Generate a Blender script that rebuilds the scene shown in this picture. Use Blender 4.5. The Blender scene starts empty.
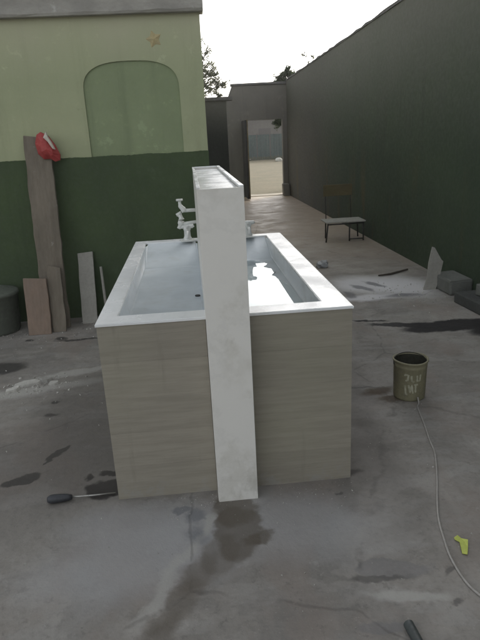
import bpy, bmesh, math, random
from mathutils import Vector, Matrix, noise
R = math.radians
random.seed(7)
scene = bpy.context.scene
COL = scene.collection

# ------------------------------------------------------------ camera
CAM = (0.4311, -2.2910, 1.5606)
YAW, PITCH, ROLL, FPX = 0.07393, 0.31104, -0.05197, 569.67
Fv = Vector((math.sin(YAW)*math.cos(PITCH), math.cos(YAW)*math.cos(PITCH), -math.sin(PITCH)))
Rv = Fv.cross(Vector((0, 0, 1))).normalized()
Uv = Rv.cross(Fv)
R2 = math.cos(ROLL)*Rv + math.sin(ROLL)*Uv
U2 = -math.sin(ROLL)*Rv + math.cos(ROLL)*Uv
cd = bpy.data.cameras.new("camera")
cam = bpy.data.objects.new("camera", cd)
COL.objects.link(cam)
m3 = Matrix((R2, U2, -Fv)).transposed()
cam.matrix_world = Matrix.Translation(CAM) @ m3.to_4x4()
cd.sensor_fit = 'VERTICAL'; cd.sensor_height = 24.0; cd.lens = FPX/640*24
cd.clip_start = 0.05; cd.clip_end = 1500
scene.camera = cam
scene.render.resolution_x = 768; scene.render.resolution_y = 1024

# ------------------------------------------------------------ light
SUN_EL, SUN_AZ = 15.0, 40.0          # degrees; azimuth from +Y towards +X
w = bpy.data.worlds.new("World"); scene.world = w; w.use_nodes = True
nt = w.node_tree; nt.nodes.clear()
out = nt.nodes.new('ShaderNodeOutputWorld'); bg = nt.nodes.new('ShaderNodeBackground')
sky = nt.nodes.new('ShaderNodeTexSky'); sky.sky_type = 'NISHITA'; sky.sun_disc = False
sky.sun_elevation = R(SUN_EL); sky.sun_rotation = R(SUN_AZ)
sky.air_density = 1.0; sky.dust_density = 4.0; sky.ozone_density = 1.0
bg.inputs['Strength'].default_value = 0.12
hs = nt.nodes.new('ShaderNodeHueSaturation'); hs.inputs['Saturation'].default_value = .2      # milky haze
nt.links.new(sky.outputs[0], hs.inputs['Color']); nt.links.new(hs.outputs[0], bg.inputs[0]); nt.links.new(bg.outputs[0], out.inputs[0])
sl = bpy.data.lights.new("sun", 'SUN'); sl.energy = .7; sl.angle = R(10.0); sl.color = (1, .9, .76)
sun = bpy.data.objects.new("sun", sl); COL.objects.link(sun)
sd = Vector((math.sin(R(SUN_AZ))*math.cos(R(SUN_EL)), math.cos(R(SUN_AZ))*math.cos(R(SUN_EL)), math.sin(R(SUN_EL))))
sun.rotation_euler = sd.to_track_quat('Z', 'Y').to_euler()
scene.view_settings.view_transform = 'Standard'
scene.view_settings.look = 'None'
scene.view_settings.gamma = 1.0
scene.view_settings.exposure = 1.6

# ------------------------------------------------------------ materials
class NT:
    def __init__(s, name):
        s.m = bpy.data.materials.new(name); s.m.use_nodes = True
        s.t = s.m.node_tree; s.t.nodes.clear()
        s.o = s.t.nodes.new('ShaderNodeOutputMaterial')
        s.b = s.t.nodes.new('ShaderNodeBsdfPrincipled')
        s.t.links.new(s.b.outputs[0], s.o.inputs[0])
        s.geo = s.t.nodes.new('ShaderNodeNewGeometry')
        s.tc = s.t.nodes.new('ShaderNodeTexCoord')
        s.pos = s.tc.outputs['Object']
    def link(s, a, b): s.t.links.new(a, b)
    def noise(s, scale, detail=5, rough=.6, vec=None, stretch=None):
        n = s.t.nodes.new('ShaderNodeTexNoise'); n.inputs['Scale'].default_value = scale
        n.inputs['Detail'].default_value = detail; n.inputs['Roughness'].default_value = rough
        v = vec or s.pos
        if stretch:
            mp = s.t.nodes.new('ShaderNodeMapping'); mp.inputs['Scale'].default_value = stretch
            s.link(v, mp.inputs[0]); v = mp.outputs[0]
        s.link(v, n.inputs['Vector']); return n
    def ramp(s, fac, lo, hi, a=0.0, b=1.0):
        r = s.t.nodes.new('ShaderNodeMapRange'); r.interpolation_type = 'SMOOTHSTEP'
        s.link(fac, r.inputs[0])
        for i, v in zip((1, 2, 3, 4), (lo, hi, a, b)): r.inputs[i].default_value = v
        return r.outputs[0]
    def mix(s, fac, a, b, mode='MIX'):
        n = s.t.nodes.new('ShaderNodeMix'); n.data_type = 'RGBA'; n.blend_type = mode
        for sock, v in ((n.inputs[0], fac), (n.inputs[6], a), (n.inputs[7], b)):
            if isinstance(v, (int, float)): sock.default_value = v
            elif isinstance(v, tuple): sock.default_value = (*v, 1)
            else: s.link(v, sock)
        return n.outputs[2]
    def math(s, op, a, b=0.0, clamp=False):
        n = s.t.nodes.new('ShaderNodeMath'); n.operation = op; n.use_clamp = clamp
        for sock, v in ((n.inputs[0], a), (n.inputs[1], b)):
            if isinstance(v, (int, float)): sock.default_value = v
            else: s.link(v, sock)
        return n.outputs[0]
    def set(s, name, v):
        if isinstance(v, (int, float)): s.b.inputs[name].default_value = v
        elif isinstance(v, tuple): s.b.inputs[name].default_value = (*v, 1)
        else: s.link(v, s.b.inputs[name])
    def bump(s, h, strength=.3, dist=.01):
        n = s.t.nodes.new('ShaderNodeBump'); n.inputs['Strength'].default_value = strength
        n.inputs['Distance'].default_value = dist
        s.link(h, n.inputs['Height']); s.link(n.outputs[0], s.b.inputs['Normal'])
    def rnd(s):
        n = s.t.nodes.new('ShaderNodeObjectInfo'); return n.outputs['Random']

def mk(name, c1, c2=None, scale=4, rough=.8, bump=.2, bscale=60, rr=.15, stretch=None, spec=.5, metal=0, wear=None, rnd=0, bdist=.004):
    s = NT(name)
    c2 = c2 or tuple(x*.75 for x in c1)
    n1 = s.noise(scale, 6, .62, stretch=stretch)
    c = s.mix(s.ramp(n1.outputs[0], .3, .7), c1, c2)
    n2 = s.noise(scale*7, 5, .7, stretch=stretch)
    c = s.mix(s.ramp(n2.outputs[0], .35, .75, 0, .35), c, tuple(x*.6 for x in c1))
    if wear:
        n3 = s.noise(scale*2.3, 7, .7)
        c = s.mix(s.ramp(n3.outputs[0], .6, .68, 0, .8), c, wear)
    if rnd:
        k = s.ramp(s.rnd(), 0, 1, 1-rnd, 1+rnd)
        h = s.t.nodes.new('ShaderNodeHueSaturation'); s.link(k, h.inputs['Value']); s.link(c, h.inputs['Color']); c = h.outputs[0]
    s.set('Base Color', c)
    s.set('Roughness', s.ramp(n2.outputs[0], .3, .7, max(0, rough-rr), min(1, rough+rr)))
    s.set('Specular IOR Level', spec); s.set('Metallic', metal)
    if bump:
        s.bump(s.noise(bscale, 6, .65, stretch=stretch).outputs[0], bump, bdist)
    return s.m

def floor_material():
    s = NT('courtyard_concrete')
    pos = s.pos
    # domain-warped position, so the stains get ragged outlines
    wn = s.noise(2.6, 5, .6); wn2 = s.noise(14, 4, .6)
    def warp(amount, n, base):
        v = s.t.nodes.new('ShaderNodeVectorMath'); v.operation = 'MULTIPLY_ADD'
        s.link(n.outputs['Color'], v.inputs[0]); v.inputs[1].default_value = (amount,)*3
        s.link(base, v.inputs[2]); return v.outputs[0]
    wp = warp(.22, wn, pos); wp = warp(.05, wn2, wp)
    off = -.11-.025
    def ell(cx, cy, rx, ry, ang=0, soft=.25):
        mp = s.t.nodes.new('ShaderNodeMapping'); mp.vector_type = 'TEXTURE'
        mp.inputs['Location'].default_value = (cx-off, cy-off, 0)
        mp.inputs['Rotation'].default_value = (0, 0, R(ang))
        mp.inputs['Scale'].default_value = (rx, ry, 100)
        s.link(wp, mp.inputs[0])
        l = s.t.nodes.new('ShaderNodeVectorMath'); l.operation = 'LENGTH'; s.link(mp.outputs[0], l.inputs[0])
        return s.ramp(l.outputs['Value'], 1-soft, 1+soft, 1, 0)
    big = s.noise(.75, 6, .6); mid = s.noise(3.2, 7, .65); fine = s.noise(38, 6, .7)
    c = s.mix(s.ramp(big.outputs[0], .35, .65), (.22, .205, .182), (.32, .30, .27))
    c = s.mix(s.ramp(mid.outputs[0], .38, .7, 0, .7), c, (.175, .163, .145))
    trowel = s.noise(2.2, 4, .5, stretch=(1, 3.5, 1))
    c = s.mix(s.ramp(trowel.outputs[0], .52, .6, 0, .35), c, (.32, .31, .29))
    c = s.mix(s.ramp(fine.outputs[0], .45, .75, 0, .4), c, (.11, .105, .1))
    m1 = s.noise(1.5, 5, .55, vec=wp); c = s.mix(s.ramp(m1.outputs[0], .54, .575, 0, .32), c, (.15, .142, .132))
    m2 = s.noise(2.3, 6, .6, stretch=(1, 1.8, 1)); c = s.mix(s.ramp(m2.outputs[0], .56, .6, 0, .3), c, (.35, .33, .3))
    m3 = s.noise(1.1, 5, .6, stretch=(1.7, 1, 1)); c = s.mix(s.ramp(m3.outputs[0], .5, .62, 0, .45), c, (.24, .2, .17))
    m4 = s.noise(11, 8, .78); c = s.mix(s.ramp(m4.outputs[0], .58, .63, 0, .45), c, (.13, .12, .108))
    m5 = s.noise(75, 5, .75); c = s.mix(s.ramp(m5.outputs[0], .6, .66, 0, .35), c, (.42, .4, .37))
    m6 = s.noise(7, 9, .8); c = s.mix(s.ramp(m6.outputs[0], .6, .64, 0, .3), c, (.4, .38, .35))
    # brownish, dusty floor further back, made paler to carry the sky glare
    sep = s.t.nodes.new('ShaderNodeSeparateXYZ'); s.link(pos, sep.inputs[0])
    c = s.mix(s.ramp(sep.outputs['Y'], 3.0, 8.0, 0, .9), c, (.38, .3, .225))
    c = s.mix(s.ramp(sep.outputs['Y'], 12.3, 13.1, 0, .8), c, (.5, .42, .3))  # glow of light before the doorway, painted into the floor colour
    wet = None
    def patch(m, col, amt, c, wetness=0):
        nonlocal wet
        a = s.math('MULTIPLY', m, amt)
        if wetness:
            wv = s.math('MULTIPLY', m, wetness)
            wet = wv if wet is None else s.math('MAXIMUM', wet, wv)
        return s.mix(a, c, col)
    # pale slurry in front of the tank, left and right, and at the back right
    for a in ((.1, -.2, .3, .14, -6, .5), (.38, -.3, .22, .22, 20, .5), (.02, -.45, .3, .16, 0, .6), (.8, -.3, .32, .2, -8, .6)):
        c = patch(ell(*a), (.37, .37, .37), .6, c)
    for a in ((.36, -.18, .05, .045, 0, .35), (.3, -.13, .03, .02, 0, .3), (.36, -.3, .05, .05, 0, .6)):
        c = patch(ell(*a), (.16, .168, .18), .7, c)
    for a in ((1.1, -.71, .13, .025, -4, .5), (-.75, 1.35, .5, .06, 12, .5), (-.5, 1.62, .3, .05, 14, .4)):
        c = patch(ell(*a), (.4, .39, .36), .75, c)
    for a in ((2.2, 3.45, .32, .36, 20, .5), (2.55, 3.3, .3, .4, 0, .6), (2.1, 2.95, .25, .1, 0, .5)):
        c = patch(ell(*a), (.62, .61, .62), .85, c)
    for a in ((2.14, 3.3, .05, .16, 25, .35), (2.3, 3.45, .05, .15, 20, .35), (2.45, 2.95, .18, .05, 0, .5), (1.95, 3.1, .05, .12, 0, .4)):
        c = patch(ell(*a), (.12, .12, .13), .75, c)
    # wet mortar trail running off the foot of the dividing wall
    for a in ((.54, -.13, .1, .13, 0, .14), (.53, -.3, .095, .17, 0, .14), (.62, -.36, .06, .035, 10, .3), (.45, -.42, .08, .13, -25, .2), (.36, -.52, .06, .13, -35, .3), (.27, -.66, .055, .14, -28, .35), (.2, -.82, .05, .14, -20, .4)):
        c = patch(ell(*a), (.1, .083, .062), .75 if a[1] > -.4 else .5, c, .7)
    for a in ((.3, -.42, .025, .13, -32, .5), (.2, -.62, .025, .13, -25, .5), (.42, -.22, .02, .08, -20, .5)):
        c = patch(ell(*a), (.4, .39, .36), .6, c)
    for a in ((1.08, -.58, .14, .045, -3, .12), (.98, -.85, .1, .03, 0, .2)):
        c = patch(ell(*a), (.17, .165, .165), .6, c)
    # dark damp band and spots
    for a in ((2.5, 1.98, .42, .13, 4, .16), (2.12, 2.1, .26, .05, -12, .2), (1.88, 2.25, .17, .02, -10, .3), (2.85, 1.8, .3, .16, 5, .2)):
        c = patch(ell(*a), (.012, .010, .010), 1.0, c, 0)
    for a in ((-.49, .25, .095, .042, 20, .12), (-.385, .46, .026, .09, -32, .15), (-.41, .38, .014, .03, -20, .2)):
        c = patch(ell(*a), (.016, .017, .016), .97, c, .1)
    for a in ((-.08, .11, .075, .075, 0, .15), (-.08, .24, .04, .02, 0, .3), (-.17, .21, .02, .03, 0, .3), (1.1, .05, .05, .03, 0, .5), (1.12, .3, .05, .05, 0, .6)):
        c = patch(ell(*a), (.014, .012, .011), .97, c, .1)
    for a in ((-1.05, 1.8, .16, .1, 0, .3), (-.58, 2.34, .2, .025, -5, .35), (-1.0, 2.4, .03, .03, 0, .4), (-.75, 2.42, .04, .05, 0, .4), (-.52, 1.14, .03, .02, 0, .4), (-.5, .95, .05, .02, 0, .5)):
        c = patch(ell(*a), (.03, .028, .026), .85, c, .1)
    for a in ((1.3, 1.2, .25, .5, 0, .7), (1.25, .3, .15, .6, 0, .7), (1.1, .6, .1, .8, 0, .7), (-.3, .9, .3, .6, 0, .8), (-.6, .3, .8, .4, 0, .9)):
        c = patch(ell(*a), (.095, .085, .075), .45, c)
    for a in ((1.5, .9, .1, .05, 30, .4), (1.56, .78, .08, .05, 0, .4)):
        c = patch(ell(*a), (.06, .038, .018), .85, c)
    for a in ((1.0, -.1, .02, .008, 0, .4), (1.28, -.62, .025, .02, 0, .4), (1.25, -.75, .02, .015, 0, .4), (1.02, -.62, .12, .015, 0, .4), (1.1, .9, .5, .015, 8, .5)):
        c = patch(ell(*a), (.08, .075, .07), .7, c)
    # hairline cracks
    vo = s.t.nodes.new('ShaderNodeTexVoronoi'); vo.feature = 'DISTANCE_TO_EDGE'; vo.inputs['Scale'].default_value = .55
    s.link(warp(.12, wn, pos), vo.inputs['Vector'])
    crack = s.ramp(vo.outputs['Distance'], .0, .006, 1, 0)
    crack = s.math('MULTIPLY', crack, s.ramp(mid.outputs[0], .42, .55))
    c = s.mix(s.math('MULTIPLY', crack, .3), c, (.06, .055, .05))
    s.set('Base Color', c)
    r0 = s.ramp(mid.outputs[0], .3, .7, .62, .86)
    s.set('Roughness', s.math('SUBTRACT', r0, s.math('ADD', s.math('MULTIPLY', wet, .42), s.ramp(sep.outputs['Y'], 3.0, 8.0, 0, .2))))
    h = s.math('ADD', s.math('MULTIPLY', fine.outputs[0], .35), mid.outputs[0])
    h = s.math('SUBTRACT', h, s.math('MULTIPLY', crack, .25))
    h2 = s.noise(140, 3, .6)
    h = s.math('ADD', h, s.math('MULTIPLY', h2.outputs[0], .12))
    s.bump(h, .5, .012)
    return s.m

def stucco(name, c1, c2, top=None, ztop=(2, 2.7), rust=False, courses=False, streak=(.5)):
    s = NT(name)
    n = s.noise(1.3, 6, .6); c = s.mix(s.ramp(n.outputs[0], .32, .68), c1, c2)
    st = s.noise(3.0, 6, .6, stretch=(2.2, 2.2, .16))
    c = s.mix(s.ramp(st.outputs[0], .5, .72, 0, streak), c, tuple(x*.55 for x in c1))
    f = s.noise(22, 6, .7)
    c = s.mix(s.ramp(f.outputs[0], .5, .75, 0, .14), c, tuple(min(1, x*1.5) for x in c1))
    sep = s.t.nodes.new('ShaderNodeSeparateXYZ'); s.link(s.pos, sep.inputs[0])
    sc = s.noise(5.5, 9, .75); sc2 = s.noise(1.1, 3, .5)
    c = s.mix(s.math('MULTIPLY', s.ramp(sc.outputs[0], .56, .62, 0, .6), s.ramp(sc2.outputs[0], .48, .62)), c, tuple(min(1, x*1.35+.02) for x in c2))
    sc3 = s.noise(9, 9, .75); c = s.mix(s.math('MULTIPLY', s.ramp(sc3.outputs[0], .6, .66, 0, .4), s.ramp(sc2.outputs[0], .55, .4)), c, tuple(x*.6 for x in c2))
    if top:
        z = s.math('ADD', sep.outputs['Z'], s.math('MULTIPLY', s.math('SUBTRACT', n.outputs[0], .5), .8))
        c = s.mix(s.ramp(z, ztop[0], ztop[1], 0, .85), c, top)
    if rust:
        far = s.mix(s.ramp(n.outputs[0], .3, .7), (.07, .063, .05), (.056, .05, .04))
        c = s.mix(s.math('MULTIPLY', s.ramp(sep.outputs['Y'], 3.2, 6.5, 0, .85), s.ramp(sep.outputs['Z'], 1.2, 3.2, 1, .4)), c, far)
        rn = s.noise(.9, 4, .6, stretch=(1, 2.2, .35))
        zz = s.ramp(sep.outputs['Z'], .2, 1.6, 1, 0)
        c = s.mix(s.math('MULTIPLY', s.ramp(rn.outputs[0], .54, .68, 0, .6), zz), c, (.085, .062, .018))
    s.set('Base Color', c); s.set('Roughness', s.ramp(f.outputs[0], .3, .7, .72, .92))
    h = s.math('ADD', f.outputs[0], s.math('MULTIPLY', st.outputs[0], .25))
    if courses:
        br = s.t.nodes.new('ShaderNodeTexBrick'); br.inputs['Scale'].default_value = 1
        br.inputs['Brick Width'].default_value = .4; br.inputs['Row Height'].default_value = .2
        br.inputs['Mortar Size'].default_value = .008; br.inputs['Mortar Smooth'].default_value = .8
        cb = s.t.nodes.new('ShaderNodeCombineXYZ'); s.link(sep.outputs['Y'], cb.inputs[0]); s.link(sep.outputs['Z'], cb.inputs[1])
        s.link(cb.outputs[0], br.inputs['Vector'])
        h = s.math('SUBTRACT', h, s.math('MULTIPLY', br.outputs['Fac'], .12))
    s.bump(h, .3, .008)
    return s.m

M = {}
M['floor'] = floor_material()
M['earth'] = mk('sandy_earth', (.19, .16, .098), (.145, .13, .075), 1.2, .95, .5, 25, spec=.2)
M['green'] = stucco('pale_green_paint', (.375, .40, .245), (.325, .355, .215), top=(.45, .44, .31), ztop=(2.1, 2.7), streak=.3)
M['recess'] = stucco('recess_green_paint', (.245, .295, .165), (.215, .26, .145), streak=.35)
M['dado'] = stucco('dark_green_dado', (.058, .088, .036), (.044, .066, .03), streak=.4)
M['ledge'] = mk('weathered_ledge', (.4, .385, .345), (.27, .26, .235), 2.5, .9, .5, 40, stretch=(1, 1, 2), wear=(.48, .47, .45))
M['rwall'] = stucco('dark_green_wall', (.03, .05, .024), (.02, .037, .018), top=(.145, .14, .118), ztop=(1.1, 3.5), rust=True, courses=True, streak=.5)  # paler top: veiling glare below the sky, put into the wall colour
M['coping'] = mk('wall_coping', (.13, .125, .12), (.09, .085, .08), 3, .9, .5, 40)
M['gate'] = stucco('grey_brown_plaster', (.17, .16, .14), (.14, .13, .115), streak=.5)  # base colour raised to make up for veiling glare
M['sidewall'] = stucco('dull_green_plaster', (.03, .036, .028), (.024, .028, .023), top=(.13, .125, .11), ztop=(1.5, 2.5), streak=.4)  # top lightened in the colour to carry the glare there
M['doormetal'] = mk('door_edge', (.22, .17, .06), (.14, .1, .04), 6, .6, .3, 80)
M['darkmetal'] = mk('dark_painted_metal', (.035, .033, .03), None, 6, .55, .2, 90)
M['teal'] = mk('teal_fence_paint', (.02, .07, .07), (.016, .056, .058), 1, .85, .3, 20)
M['far'] = mk('far_plaster', (.1, .09, .083), (.07, .064, .06), .6, .9, .3, 10)
M['roof'] = mk('far_roof', (.2, .16, .13), (.15, .12, .1), 1, .9, .3, 10)
# glazed white slab
def glossy_white(name, base, rough, veins=.25, dirt=.3, smear=False):
    s = NT(name)
    n = s.noise(2.2, 8, .65); v = s.noise(5, 6, .6)
    w_ = s.math('ABSOLUTE', s.math('SUBTRACT', n.outputs[0], .5))
    c = s.mix(s.ramp(w_, .0, .035, veins, 0), base, tuple(x*.72 for x in base))
    c = s.mix(s.ramp(v.outputs[0], .5, .72, 0, dirt), c, (base[0]*.68, base[1]*.66, base[2]*.6))
    f = s.noise(45, 6, .75)
    c = s.mix(s.ramp(f.outputs[0], .6, .8, 0, .12), c, (.4, .39, .36))
    st_ = s.noise(3.1, 8, .7); c = s.mix(s.ramp(st_.outputs[0], .55, .68, 0, .3), c, (base[0]*.62, base[1]*.6, base[2]*.54))
    if smear:   # cement smears that thicken towards the foot
        sep = s.t.nodes.new('ShaderNodeSeparateXYZ'); s.link(s.pos, sep.inputs[0])
        sm = s.noise(7, 8, .7, stretch=(1, 1, .6)); k = s.math('ADD', sm.outputs[0], s.ramp(sep.outputs['Z'], 0, .5, .2, 0))
        c = s.mix(s.ramp(k, .62, .8, 0, .5), c, (.42, .4, .35))
    s.set('Base Color', c)
    s.set('Roughness', s.ramp(v.outputs[0], .35, .7, rough, rough+.22))
    s.bump(s.noise(12, 3, .5).outputs[0], .05, .004)
    return s.m
M['white'] = glossy_white('white_polished_slab', (.8, .81, .81), .14, .15, .2)
M['pillar'] = glossy_white('white_pillar_tile', (.76, .745, .7), .3, .18, .35, True)
M['basin'] = glossy_white('basin_glaze', (.6, .65, .68), .3, .1, .4)
def tile_material():
    s = NT('taupe_streaked_tile')
    g = s.noise(3.0, 7, .6, stretch=(1.0, 1.0, 14)); g2 = s.noise(9.0, 6, .65, stretch=(1, 1, 16))
    c = s.mix(s.ramp(g.outputs[0], .33, .68), (.315, .288, .235), (.262, .24, .195))
    c = s.mix(s.ramp(g2.outputs[0], .45, .7, 0, .35), c, (.22, .2, .163))
    b = s.noise(1.4, 4, .5); c = s.mix(s.ramp(b.outputs[0], .45, .7, 0, .35), c, (.3, .295, .21))
    d = s.noise(6, 6, .7); c = s.mix(s.ramp(d.outputs[0], .6, .75, 0, .35), c, (.33, .32, .3))
    sep = s.t.nodes.new('ShaderNodeSeparateXYZ'); s.link(s.pos, sep.inputs[0])
    sp = s.noise(9, 8, .72); k = s.math('ADD', sp.outputs[0], s.ramp(sep.outputs['Z'], 0, .22, .2, -.02))
    c = s.mix(s.ramp(k, .66, .8, 0, .6), c, (.3, .29, .265))
    dr = s.noise(5, 7, .65, stretch=(2.4, 2.4, .25)); c = s.mix(s.ramp(dr.outputs[0], .56, .72, 0, .4), c, (.16, .15, .12))
    h = s.t.nodes.new('ShaderNodeHueSaturation'); s.link(s.ramp(s.rnd(), 0, 1, .95, 1.05), h.inputs['Value']); s.link(c, h.inputs['Color'])
    s.set('Base Color', h.outputs[0]); s.set('Roughness', s.ramp(g2.outputs[0], .3, .7, .38, .58))
    s.bump(g2.outputs[0], .12, .003)
    return s.m
M['tile'] = tile_material()
M['mortar'] = mk('grey_mortar', (.17, .16, .145), (.12, .112, .1), 8, .95, .6, 60)
M['plastic_white'] = mk('white_tap_plastic', (.68, .69, .66), (.6, .61, .58), 10, .35, .05, 80)
M['water'] = (lambda s: (s.set('Base Color', (.9, .95, .96)), s.set('Roughness', .015), s.set('Transmission Weight', 1.0), s.set('IOR', 1.33), s.bump(s.noise(7, 2, .5).outputs[0], .03, .004), s.m)[-1])(NT('thin_water'))
M['bark_board'] = mk('weathered_board', (.21, .18, .14), (.12, .105, .08), 5, .9, .6, 50, stretch=(1, 1, .25), wear=(.25, .235, .2))
M['pink_board'] = mk('pinkish_board', (.25, .185, .14), (.18, .14, .11), 6, .9, .5, 50, stretch=(1, 1, .3))
M['pale_board'] = mk('pale_board', (.33, .32, .285), (.27, .26, .23), 5, .85, .3, 60)
M['red'] = mk('red_plastic', (.4, .05, .045), (.3, .035, .035), 8, .6, .3, 30)
M['cloth_white'] = mk('dirty_white_cloth', (.62, .58, .5), (.5, .46, .4), 12, .9, .4, 90)
M['block'] = mk('grey_block', (.11, .12, .105), (.08, .088, .078), 6, .95, .7, 45)
M['block_pale'] = mk('pale_concrete', (.16, .165, .15), (.12, .125, .11), 6, .95, .6, 45)
M['tub'] = mk('grey_green_tub', (.12, .135, .11), (.09, .1, .082), 5, .7, .3, 50)
M['olive'] = mk('olive_bucket', (.29, .27, .17), (.22, .205, .13), 9, .6, .4, 50, wear=(.2, .19, .15))
M['bucket_in'] = mk('bucket_inside', (.05, .05, .035), None, 9, .8, .4, 50)
M['mark'] = mk('bucket_print', (.5, .49, .37), (.3, .29, .2), 30, .7, .2, 60)
M['cord'] = mk('pale_cord', (.42, .4, .37), (.33, .31, .28), 30, .7, .3, 300)
M['lime'] = mk('lime_scrap', (.55, .6, .12), (.45, .52, .1), 20, .6, .3, 60)
M['hose'] = mk('dark_grey_pipe', (.06, .07, .068), None, 12, .5, .2, 80)
M['handle'] = mk('blue_grey_handle', (.045, .048, .055), None, 14, .5, .2, 60)
M['steel'] = mk('worn_steel', (.55, .55, .52), (.35, .34, .32), 20, .4, .2, 90, metal=.8)
M['seat'] = mk('seat_laminate', (.42, .41, .37), (.34, .33, .3), 6, .5, .1, 60)
M['ochre'] = mk('ochre_plywood', (.13, .105, .045), (.095, .078, .035), 6, .6, .2, 60, stretch=(.3, 1, 1))
M['rubble'] = mk('pale_rubble', (.46, .45, .41), (.34, .33, .3), 9, .95, .6, 60, rnd=.25)
M['rock'] = mk('whitewashed_rock', (.6, .58, .52), (.48, .46, .4), 3, .9, .6, 12)
M['bag'] = mk('pale_plastic_bag', (.4, .41, .42), (.3, .31, .32), 8, .4, .3, 30)
M['bark'] = mk('bark', (.08, .065, .05), None, 6, .95, .7, 30)
def leaf(name, a, b):
    s = NT(name); n = s.noise(3, 4)
    s.set('Base Color', s.mix(s.ramp(n.outputs[0], .35, .65), a, b)); s.set('Roughness', .6)
    s.set('Subsurface Weight', .0)
    tr = s.t.nodes.new('ShaderNodeBsdfTranslucent'); tr.inputs[0].default_value = (*[x*1.3 for x in a], 1)
    mx = s.t.nodes.new('ShaderNodeMixShader'); mx.inputs[0].default_value = .35
    s.link(s.b.outputs[0], mx.inputs[1]); s.link(tr.outputs[0], mx.inputs[2]); s.link(mx.outputs[0], s.o.inputs[0])
    return s.m
M['leaf'] = leaf('leaf_olive', (.09, .1, .05), (.06, .07, .035))
M['leaf_dark'] = leaf('leaf_dark', (.05, .07, .03), (.035, .05, .022))

# ------------------------------------------------------------ helpers
def obj(name, bm, mat, parent=None, smooth=False, label=None):
    me = bpy.data.meshes.new(name)
    bmesh.ops.recalc_face_normals(bm, faces=bm.faces)
    bm.to_mesh(me); bm.free()
    if smooth:
        for p in me.polygons: p.use_smooth = True
    for mm in (mat if isinstance(mat, (list, tuple)) else [mat]): me.materials.append(mm)
    o = bpy.data.objects.new(name, me); COL.objects.link(o)
    if parent: o.parent = parent
    if label: o['label'] = label
    return o
def tag(o, label, cat, group=None, kind=None):
    o['label'] = label
    if cat: o['category'] = cat
    if group: o['group'] = group
    if kind: o['kind'] = kind
    return o
def struct(name, bm, mat, label, **k):
    o = obj(name, bm, mat, **k); o['label'] = label; o['kind'] = 'structure'; return o
def thing(name, loc, label, cat, group=None, rz=0):
    o = bpy.data.objects.new(name, None); COL.objects.link(o)
    o.empty_display_size = .1; o.location = loc; o.rotation_euler = (0, 0, rz)
    return tag(o, label, cat, group)
def box(bm, x0, x1, y0, y1, z0, z1, bev=0, jit=0):
    vs = [bm.verts.new((x, y, z)) for x in (x0, x1) for y in (y0, y1) for z in (z0, z1)]
    if jit:
        for v in vs: v.co += Vector([random.uniform(-jit, jit) for _ in range(3)])
    f = [(0, 1, 3, 2), (4, 6, 7, 5), (0, 4, 5, 1), (2, 3, 7, 6), (0, 2, 6, 4), (1, 5, 7, 3)]
    fs = [bm.faces.new([vs[i] for i in q]) for q in f]
    if bev:
        es = list({e for q in fs for e in q.edges})
        bmesh.ops.bevel(bm, geom=es, offset=bev, segments=2, affect='EDGES', profile=.6)
    return bm
def bx(*a, **k): return box(bmesh.new(), *a, **k)
def tube(bm, pts, r, seg=8, cap=True):
    pts = [Vector(p) for p in pts]; rings = []
    rr = r if isinstance(r, (list, tuple)) else [r]*len(pts)
    ref = Vector((0, 0, 1))
    for i, p in enumerate(pts):
        t = (pts[min(i+1, len(pts)-1)]-pts[max(i-1, 0)]).normalized()
        a = t.cross(ref)
        if a.length < .05: a = t.cross(Vector((1, 0, 0)))
        a.normalize(); b = t.cross(a)
        rings.append([bm.verts.new(p+rr[i]*(math.cos(u)*a+math.sin(u)*b)) for u in [2*math.pi*k/seg for k in range(seg)]])
    for A, B in zip(rings, rings[1:]):
        for k in range(seg): bm.faces.new([A[k], A[(k+1) % seg], B[(k+1) % seg], B[k]])
    if cap: bm.faces.new(rings[0][::-1]); bm.faces.new(rings[-1])
    return bm
def lathe(bm, prof, seg=32, c=(0, 0, 0)):
    rings = []
    for r, z in prof:
        rings.append([bm.verts.new((c[0]+r*math.cos(2*math.pi*k/seg), c[1]+r*math.sin(2*math.pi*k/seg), c[2]+z)) for k in range(seg)])
    for A, B in zip(rings, rings[1:]):
        for k in range(seg): bm.faces.new([A[k], A[(k+1) % seg], B[(k+1) % seg], B[k]])
    return bm, rings
def prism(bm, pts, n, th):
    """closed outline pts (3D, planar) extruded by th along n"""
    n = Vector(n).normalized()*th
    a = [bm.verts.new(Vector(p)) for p in pts]; b = [bm.verts.new(Vector(p)+n) for p in pts]
    bm.faces.new(a[::-1]); bm.faces.new(b)
    for i in range(len(pts)):
        j = (i+1) % len(pts); bm.faces.new([a[i], a[j], b[j], b[i]])
    return bm
def catmull(pts, n=6):
    P = [Vector(p) for p in pts]; P = [2*P[0]-P[1]]+P+[2*P[-1]-P[-2]]; o = []
    for i in range(1, len(P)-2):
        for k in range(n):
            t = k/n; a, b, c, d = P[i-1:i+3]
            o.append(.5*((2*b)+(c-a)*t+(2*a-5*b+4*c-d)*t*t+(3*b-a-3*c+d)*t**3))
    o.append(P[-2]); return o
def board_outline(x0, x1, z0, z1, n=14, jit=.008, slant=0):
    L = [(x0+random.uniform(-jit, jit), z0+(z1-z0)*i/n) for i in range(n+1)]
    Rr = [(x1+random.uniform(-jit, jit), z0+(z1-z0+slant)*i/n) for i in range(n, -1, -1)]
    return L+Rr

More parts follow.
